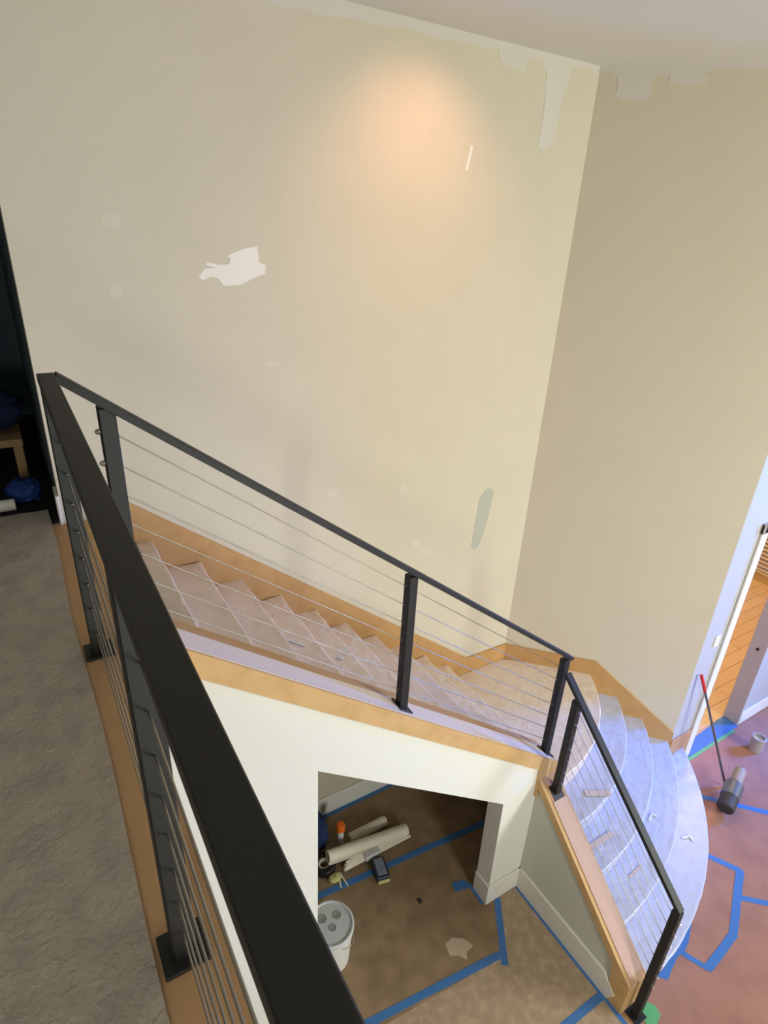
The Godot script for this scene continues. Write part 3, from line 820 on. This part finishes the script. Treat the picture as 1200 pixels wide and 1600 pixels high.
# ------------------------------------------------------------------ things under the stairs
func hall_things() -> void:
	var m := Mesher.new()
	var t := thing("bucket", "white plastic bucket with a dented white lid by the opening", "bucket", Vector3(1.155, 0.0, -2.20))
	m.lathe(pv([0.0, 0.0, 0.125, 0.0, 0.13, 0.006, 0.146, 0.28, 0.150, 0.285, 0.150, 0.335, 0.147, 0.34]), Transform3D(), 40)
	obj("body", m, M.white_plastic, t)
	m = Mesher.new()
	m.lathe(pv([0.156, 0.335, 0.158, 0.345, 0.158, 0.364, 0.152, 0.37, 0.143, 0.37, 0.138, 0.362, 0.0, 0.362]), Transform3D(), 40)
	var lid := obj("lid", m, M.lid_plastic, t)
	for d in [[-0.035, -0.055, 0.032], [0.062, -0.03, 0.03], [0.0, 0.03, 0.026]]:
		m = Mesher.new()
		m.lathe(pv([d[2], 0.0, d[2] * 0.96, 0.003, d[2] * 0.7, 0.0035, d[2] * 0.62, 0.001, 0.0, 0.001]), at(d[0], 0.362, d[1]), 20)
		obj("lid_plug", m, M.grey_dent, lid)
	m = Mesher.new()
	var hp := []
	for k in 13:
		var a := PI * k / 12.0
		hp.append(Vector3(0.158 * cos(a), 0.30 - 0.15 * sin(a), 0.05 * sin(a) + 0.02) if false else Vector3(0.155 * sin(a) + 0.006, 0.31 - 0.13 * sin(a), -0.155 * cos(a)))
	m.tube(hp, 0.0025, 6)
	obj("handle", m, M.tin, t)
	# paper rolls
	m = Mesher.new()
	t = thing("paper_roll", "large white paper roll lying in the middle of the pile under the stairs", "paper roll", Vector3(1.425, 0.125, -2.785), 0.0)
	var rb := Transform3D(Basis(Vector3(0.1, 1, 0).normalized(), Vector3(1, -0.1, 0.085).normalized(), Vector3(0, 0, -1)), Vector3.ZERO)
	rb.basis.z = rb.basis.x.cross(rb.basis.y)
	var sp := []
	m.lathe(pv([0.030, 0.0, 0.046, 0.0, 0.046, 0.71, 0.030, 0.71, 0.030, 0.0]), rb, 24)
	obj("sheet", m, M.roll_paper, t)
	m = Mesher.new()
	m.prism(pv([0.0, -0.045, 0.71, -0.045, 0.71, -0.040, 0.0, -0.040]), Transform3D(Basis(Vector3(1, -0.1, 0.085).normalized(), Vector3(0.1, 1, 0).normalized(), Vector3(-0.085, 0, 1).normalized()), Vector3(0, 0, 0.0)), 0.045)
	obj("loose_edge", m, M.roll_paper, t)
	t = thing("paper_roll", "short white roll at the back of the pile, nearest the back wall", "paper roll", Vector3(1.68, 0.04, -2.89))
	m = Mesher.new()
	m.lathe(pv([0.020, 0.0, 0.040, 0.0, 0.042, 0.02, 0.042, 0.32, 0.040, 0.345, 0.020, 0.345, 0.020, 0.0]), Transform3D(Basis(Vector3(0, 1, 0), Vector3(1, 0, 0), Vector3(0, 0, -1)), Vector3.ZERO), 20)
	obj("sheet", m, M.roll_paper, t)
	t = thing("wrapped_strip", "thin white strip bundle in wrinkled plastic at the front of the pile", "strip bundle", Vector3(1.52, 0.03, -2.69))
	m = Mesher.new()
	for k in 3:
		m.box(Transform3D(Basis(Vector3.UP, -0.012 + 0.012 * k).rotated(Vector3.RIGHT, 0.3 * (k - 1)), Vector3(0.31, 0.012 * k - 0.01, -0.012 * k)), Vector3(0.62 - 0.03 * k, 0.022, 0.036), 0.004)
	obj("strips", m, M.roll_paper, t)
	m = Mesher.new()
	m.box(Transform3D(Basis(Vector3.UP, 0.0), Vector3(0.25, 0.008, 0.004)), Vector3(0.14, 0.05, 0.062), 0.012)
	obj("plastic_wrap", m, M.lid_plastic, t)
	for k in 2:
		var st := obj("stick", boxm(Vector3.ZERO, Vector3(0.012, 0.008, 0.12), 0.001), M.roll_paper)
		st.position = Vector3(1.455 + 0.035 * k, 0.004, -2.64 + 0.01 * k); st.rotation.y = -0.25 + 0.3 * k
		tag(st, ["small pale wooden stick beside the black roll", "small pale wooden stick at the end of the strip bundle"][k], "stick")
	# caulk tube with orange cap
	t = thing("caulk_bottle", "white bottle with a bright orange cap standing behind the rolls", "bottle", Vector3(1.60, 0.0, -2.905))
	m = Mesher.new()
	m.lathe(pv([0.0, 0.0, 0.026, 0.0, 0.028, 0.005, 0.028, 0.17, 0.022, 0.185, 0.022, 0.19]), Transform3D(), 20)
	obj("body", m, M.white_plastic, t)
	m = Mesher.new()
	m.lathe(pv([0.034, 0.183, 0.036, 0.187, 0.036, 0.235, 0.030, 0.25, 0.0, 0.252]), Transform3D(), 20)
	obj("cap", m, M.orange_plastic, t)
	# sanding block
	t = thing("sanding_block", "small dark block with a grey top lying across the blue tape", "sanding block", Vector3(1.768, 0.0, -2.545), -0.23)
	obj("body", boxm(Vector3(0, 0.03, 0), Vector3(0.105, 0.055, 0.175), 0.008), M.dark_blue_plastic, t)
	obj("grit_top", boxm(Vector3(0, 0.0595, -0.005), Vector3(0.074, 0.006, 0.14), 0.002), M.grit_grey, t)
	obj("foam_end", boxm(Vector3(0, 0.022, 0.094), Vector3(0.095, 0.03, 0.016), 0.005), M.yellow_foam, t)
	# black tape roll with white inside, navy bag
	t = thing("tape_roll", "black round roll with a white core at the left end of the pile", "tape roll", Vector3(1.40, 0.0, -2.79))
	m = Mesher.new()
	m.lathe(pv([0.045, 0.004, 0.088, 0.002, 0.092, 0.008, 0.092, 0.052, 0.088, 0.058, 0.048, 0.058, 0.045, 0.052, 0.045, 0.004]), Transform3D(Basis(Vector3(0, 0, 1), 0.12), Vector3(0, 0.012, 0)), 28)
	obj("ring", m, M.black_plastic, t)
	m = Mesher.new()
	m.lathe(pv([0.034, 0.0, 0.044, 0.0, 0.044, 0.05, 0.034, 0.05, 0.034, 0.0]), Transform3D(Basis(Vector3(0, 0, 1), 0.12), Vector3(0, 0.012, 0)), 24)
	obj("core", m, M.roll_paper, t)
	var sg := Mesher.new()
	lump(sg, Vector3(0.05, 0.018, 0.035), 0.25, 5)
	var so := obj("sponge", sg, M.yellow_foam)
	so.position = Vector3(1.43, 0.016, -2.67)
	tag(so, "crumpled yellowish sponge in front of the black roll", "sponge")
	var bg := Mesher.new()
	lump(bg, Vector3(0.07, 0.16, 0.12), 0.2, 9)
	var bo := obj("cloth_bag", bg, M.navy_cloth)
	bo.position = Vector3(1.445, 0.15, -3.02)
	tag(bo, "dark navy bag standing in the shade at the left edge of the opening", "bag")

func lump(m: Mesher, s: Vector3, rough: float, seed_: int) -> void:
	var f := FastNoiseLite.new(); f.seed = seed_; f.frequency = 1.1
	var g := func(u: float, w: float) -> Vector3:
		var a := TAU * w; var b := PI * u
		var d := Vector3(sin(b) * cos(a), cos(b), sin(b) * sin(a))
		var e := Vector3(signf(d.x) * pow(absf(d.x), 0.8), signf(d.y) * pow(absf(d.y), 0.7), signf(d.z) * pow(absf(d.z), 0.8))
		return e * s * (1.0 + rough * f.get_noise_3d(d.x * 2.0, d.y * 2.0, d.z * 2.0))
	m.grid(g, 18, 28, func(u, w): return Vector3(sin(PI * u) * cos(TAU * w), cos(PI * u), sin(PI * u) * sin(TAU * w)))

# ------------------------------------------------------------------ things by the door
func foyer_things() -> void:
	var t := thing("pole", "thin grey pole with a red tip leaning on the white wall", "pole", Vector3(5.02, 0.0, -1.66))
	var a := Vector3(0.0, 0.02, 0.0); var b := Vector3(-0.297, 1.16, -0.39)
	var m := Mesher.new(); m.tube([a, a.lerp(b, 0.86)], 0.011, 10); obj("shaft", m, M.grey_pole, t)
	m = Mesher.new(); m.tube([a.lerp(b, 0.86), b], 0.014, 10); obj("grip", m, M.red_grip, t)
	# the head at the foot of the pole
	t = thing("roller_head", "grey metal cylinder with a beige neck lying at the pole foot", "tool head", Vector3(4.70, 0.085, -1.49))
	var d := Vector3(0.34, 0.10, -0.11).normalized()
	var bs := Basis(d.cross(Vector3.UP).normalized(), d, Vector3.ZERO); bs.z = bs.x.cross(bs.y)
	m = Mesher.new()
	m.lathe(pv([0.0, 0.0, 0.066, 0.0, 0.074, 0.012, 0.074, 0.13]), Transform3D(bs, Vector3.ZERO), 28)
	obj("base", m, M.dark_grey, t)
	m = Mesher.new()
	m.lathe(pv([0.074, 0.13, 0.079, 0.134, 0.079, 0.27, 0.074, 0.28, 0.05, 0.295]), Transform3D(bs, Vector3.ZERO), 28)
	obj("barrel", m, M.grey_metal, t)
	m = Mesher.new()
	m.lathe(pv([0.05, 0.295, 0.052, 0.31, 0.050, 0.44, 0.044, 0.455, 0.026, 0.457]), Transform3D(bs, Vector3.ZERO), 24)
	obj("neck", m, M.beige_plastic, t)
	m = Mesher.new()
	m.lathe(pv([0.026, 0.457, 0.026, 0.472, 0.0, 0.474]), Transform3D(bs, Vector3.ZERO), 18)
	obj("cap", m, M.black_plastic, t)
	# paint can
	t = thing("paint_can", "small open paint can with a pale rim right of the doorway", "paint can", Vector3(5.735, 0.0, -1.78))
	m = Mesher.new()
	m.lathe(pv([0.0, 0.001, 0.060, 0.0, 0.062, 0.004, 0.062, 0.162, 0.066, 0.166, 0.066, 0.172, 0.056, 0.174, 0.054, 0.16, 0.054, 0.13]), Transform3D(), 28)
	obj("body", m, M.tin, t)
	m = Mesher.new()
	m.lathe(pv([0.054, 0.132, 0.0, 0.132]), Transform3D(), 28)
	obj("paint", m, M.spackle, t)
	# on the wall end
	t = thing("light_switch", "white light switch plate on the white wall left of the doorway", "switch", Vector3(4.85, 1.47, -2.08))
	obj("plate", boxm(Vector3(0, 0, 0.004), Vector3(0.075, 0.12, 0.008), 0.003), M.switch_plate, t)
	obj("rocker", boxm(Vector3(0, 0, 0.009), Vector3(0.034, 0.066, 0.006), 0.002), M.switch_plate, t)
	t = thing("door_hinge", "small brownish hinge on the white casing high beside the doorway", "hinge", Vector3(4.955, 2.55, -2.06))
	obj("leaf", boxm(Vector3(0, 0, 0.003), Vector3(0.03, 0.09, 0.006), 0.001), M.beige_plastic, t)
	m = Mesher.new(); m.tube([Vector3(0.015, -0.045, 0.006), Vector3(0.015, 0.045, 0.006)], 0.005, 8); obj("pin", m, M.beige_plastic, t)
	m = Mesher.new(); m.lathe(pv([0.0, 0.012, 0.016, 0.010, 0.016, 0.0]), Transform3D(Basis(Vector3.FORWARD, PI / 2).rotated(Vector3.UP, PI), Vector3.ZERO), 14)
	var hole := obj("latch_hole", m, M.black_plastic)
	hole.position = Vector3(5.905, 0.95, -2.14)
	tag(hole, "small black latch hole in the right jamb of the doorway", "latch")

# ------------------------------------------------------------------ upper floor
func upper_things() -> void:
	var f := FastNoiseLite.new(); f.seed = 12; f.frequency = 1.3; f.fractal_octaves = 4
	var m := Mesher.new()
	var cl := func(u: float, w: float) -> Vector3:
		var x := lerpf(0.038 + 0.006 * sin(w * 23.0), -2.4, u); var z := lerpf(-3.44, 2.0, w)
		return Vector3(x, UP + 0.004 + 0.010 * absf(f.get_noise_2d(x * 3.0, z * 1.6)) + 0.006 * absf(f.get_noise_2d(x * 7.0 + 9.0, z * 4.0)), z)
	m.grid(cl, 70, 150, func(u, w): return Vector3.UP)
	tag(obj("drop_cloth", m, M.canvas_cloth), "grey wrinkled canvas drop cloth on the upper floor", "drop cloth")
	# the unlit room
	var t := thing("bench", "tan wooden frame bench in the dark room at the left edge", "bench", Vector3(-0.33, UP, -4.15))
	for q in [[0.29, 0.0], [-0.29, 0.0]]:
		obj("leg", boxm(Vector3(q[0], 0.1, 0.0), Vector3(0.05, 0.2, 0.3), 0.004), M.crate_wood, t)
	obj("top_board", boxm(Vector3(0, 0.22, 0.0), Vector3(0.64, 0.045, 0.32), 0.004), M.crate_wood, t)
	m = Mesher.new(); lump(m, Vector3(0.36, 0.13, 0.15), 0.25, 3)
	var o := obj("dark_cushion", m, M.navy_cloth); o.position = Vector3(-0.34, UP + 0.395, -4.15)
	tag(o, "dark blue bundle resting on the wooden bench in the dark room", "bundle")
	m = Mesher.new(); lump(m, Vector3(0.085, 0.055, 0.09), 0.4, 6)
	o = obj("blue_bundle", m, M.blue_tarp); o.position = Vector3(-0.055, UP + 0.055, -3.66)
	tag(o, "crumpled blue tarp bundle on the floor of the dark room", "bundle")
	m = Mesher.new()
	m.lathe(pv([0.0, 0.0, 0.03, 0.0, 0.032, 0.003, 0.032, 0.22, 0.03, 0.222, 0.0, 0.222]), Transform3D(Basis(Vector3.BACK, PI / 2), Vector3.ZERO), 20)
	o = obj("white_roll", m, M.white_plastic); o.position = Vector3(-0.105, UP + 0.033, -3.52)
	tag(o, "white cylinder lying beside the blue bundle in the dark room", "roll")

# ------------------------------------------------------------------ paint and filler on the walls
func patch(called: String, pts: Array, z: float, mt: Material, label: String, category: String, group := "", th := 0.0015) -> void:
	var m := Mesher.new()
	m.prism(pv(pts), at(0, 0, z), th)
	tag(obj(called, m, mt), label, category, group)

func wall_marks() -> void:
	patch("spackle_patch", [0.893, 4.335, 0.925, 4.375, 0.985, 4.378, 0.93, 4.394, 0.945, 4.404, 1.01, 4.392, 1.054, 4.399, 1.06, 4.425, 1.045, 4.436, 1.08, 4.452, 1.132, 4.470, 1.207, 4.487, 1.214, 4.408, 1.249, 4.393, 1.243, 4.352, 1.194, 4.336, 1.105, 4.298, 1.02, 4.292, 0.996, 4.326, 0.958, 4.338, 0.917, 4.32], ZB, M.spackle, "ragged white filler patch on the beige back wall", "filler patch")
	patch("paint_dab", [2.915, 2.32, 2.945, 2.27, 2.99, 2.29, 3.04, 2.44, 3.075, 2.70, 3.078, 2.77, 3.04, 2.80, 2.985, 2.79, 2.94, 2.73, 2.925, 2.50], ZB, M.blue_grey_paint, "bluish grey upright paint dab on the beige wall above the railing", "paint dab")
	patch("paint_mark", [2.505, 4.93, 2.522, 4.93, 2.545, 5.055, 2.528, 5.06], ZB, M.spackle, "thin white vertical paint mark right of the lamp glow", "paint mark")
	patch("paint_mark", [2.236, 5.05, 2.243, 5.05, 2.25, 5.10, 2.242, 5.10], ZB, M.faint_paint, "tiny pale paint mark in the middle of the lamp glow", "paint mark")
	# ceiling paint brushed down onto the walls
	var p := [0.10, 5.57]
	var top := [0.10, 5.56, 0.6, 5.545, 1.0, 5.53, 1.246, 5.50, 1.40, 5.485, 1.48, 5.505, 1.56, 5.49, 1.75, 5.51, 1.913, 5.505, 2.05, 5.525, 2.268, 5.512, 2.45, 5.525, 2.57, 5.515, 2.66, 5.53, 2.68, 5.475, 2.78, 5.46, 2.87, 5.45, 2.885, 5.52, 2.99, 5.53, 3.0, 5.50, 3.04, 5.48, 3.06, 5.30, 3.05, 5.10, 3.085, 5.075, 3.15, 5.10, 3.18, 5.15, 3.20, 5.35, 3.235, 5.50, 3.25, 5.535, 3.42, 5.545, 3.43, 5.51, 3.447, 5.505, 3.455, 5.545, 3.485, 5.56, 3.485, 5.57]
	p.append_array(top)
	patch("ceiling_paint_edge", p, ZB, M.edge_paint, "rough edge of white ceiling paint brushed onto the top of the back wall", "paint edge")
	var m := Mesher.new()
	var b45 := Basis(Vector3(1, 0, 1).normalized(), Vector3.UP, Vector3(-1, 0, 1).normalized())
	m.prism(pv([0.0, 5.57, 0.0, 5.53, 0.06, 5.535, 0.115, 5.505, 0.125, 5.44, 0.11, 5.42, 0.155, 5.395, 0.32, 5.388, 0.335, 5.44, 0.31, 5.46, 0.33, 5.50, 0.37, 5.53, 0.42, 5.52, 0.41, 5.49, 0.44, 5.48, 0.55, 5.47, 0.63, 5.483, 0.64, 5.52, 0.60, 5.535, 0.66, 5.553, 1.1, 5.556, 1.63, 5.556, 1.63, 5.57]), Transform3D(b45, Vector3(3.485, 0, ZB)), 0.0015)
	tag(obj("ceiling_paint_edge", m, M.edge_paint), "rough edge of white ceiling paint on the angled wall", "paint edge")
	# faint touched-up spots
	var spots := [[0.52, 4.57, 0.05, 0.03, "faint touch-up spot high on the left of the back wall"], [0.50, 4.27, 0.035, 0.04, "faint touch-up spot left of the filler patch"], [1.27, 3.88, 0.045, 0.02, "faint touch-up spot below the filler patch"], [2.216, 2.94, 0.035, 0.04, "faint touch-up spot above the middle of the handrail"], [1.66, 3.02, 0.05, 0.03, "faint touch-up spot above the upper part of the handrail"], [2.365, 2.47, 0.04, 0.035, "faint touch-up spot just above the middle railing post"], [2.50, 2.36, 0.03, 0.03, "faint touch-up spot right of the middle railing post"]]
	var k := 0
	for s in spots:
		var q := []
		for j in 14:
			var a := TAU * j / 14.0
			var rr := 0.8 + 0.4 * rng.randf()
			q.append_array([s[0] + s[2] * rr * cos(a), s[1] + s[3] * rr * sin(a)])
		patch("touch_up_spot", q, ZB, M.faint_paint, s[4], "paint spot", "", 0.0008)
		k += 1

# ------------------------------------------------------------------ the recessed lamp over the back wall
func downlight() -> void:
	var x := 2.17; var z := -2.55
	var t := thing("downlight_lamp", "recessed ceiling lamp shining down the beige back wall", "lamp", Vector3(x, CEIL, z))
	var m := Mesher.new()
	m.lathe(pv([0.055, -0.004, 0.075, -0.008, 0.085, -0.004, 0.085, 0.0]), Transform3D(), 28)
	obj("trim_ring", m, M.white_trim_paint, t)
	m = Mesher.new()
	m.lathe(pv([0.0, -0.006, 0.055, -0.004]), Transform3D(), 24)
	obj("lens", m, M.lamp_lens, t)
	var l := SpotLight3D.new(); l.name = "downlight_beam"
	l.position = Vector3(x, CEIL - 0.02, z)
	l.light_color = Color(1.0, 0.74, 0.60); l.light_energy = 0.85; l.light_size = 0.05
	l.spot_angle = 50.0; l.spot_angle_attenuation = 1.0; l.spot_range = 20.0; l.spot_attenuation = 2.0
	l.shadow_enabled = true
	add_child(l)
	l.look_at_from_position(l.position, Vector3(x - 0.05, 4.6, ZB), Vector3.FORWARD)
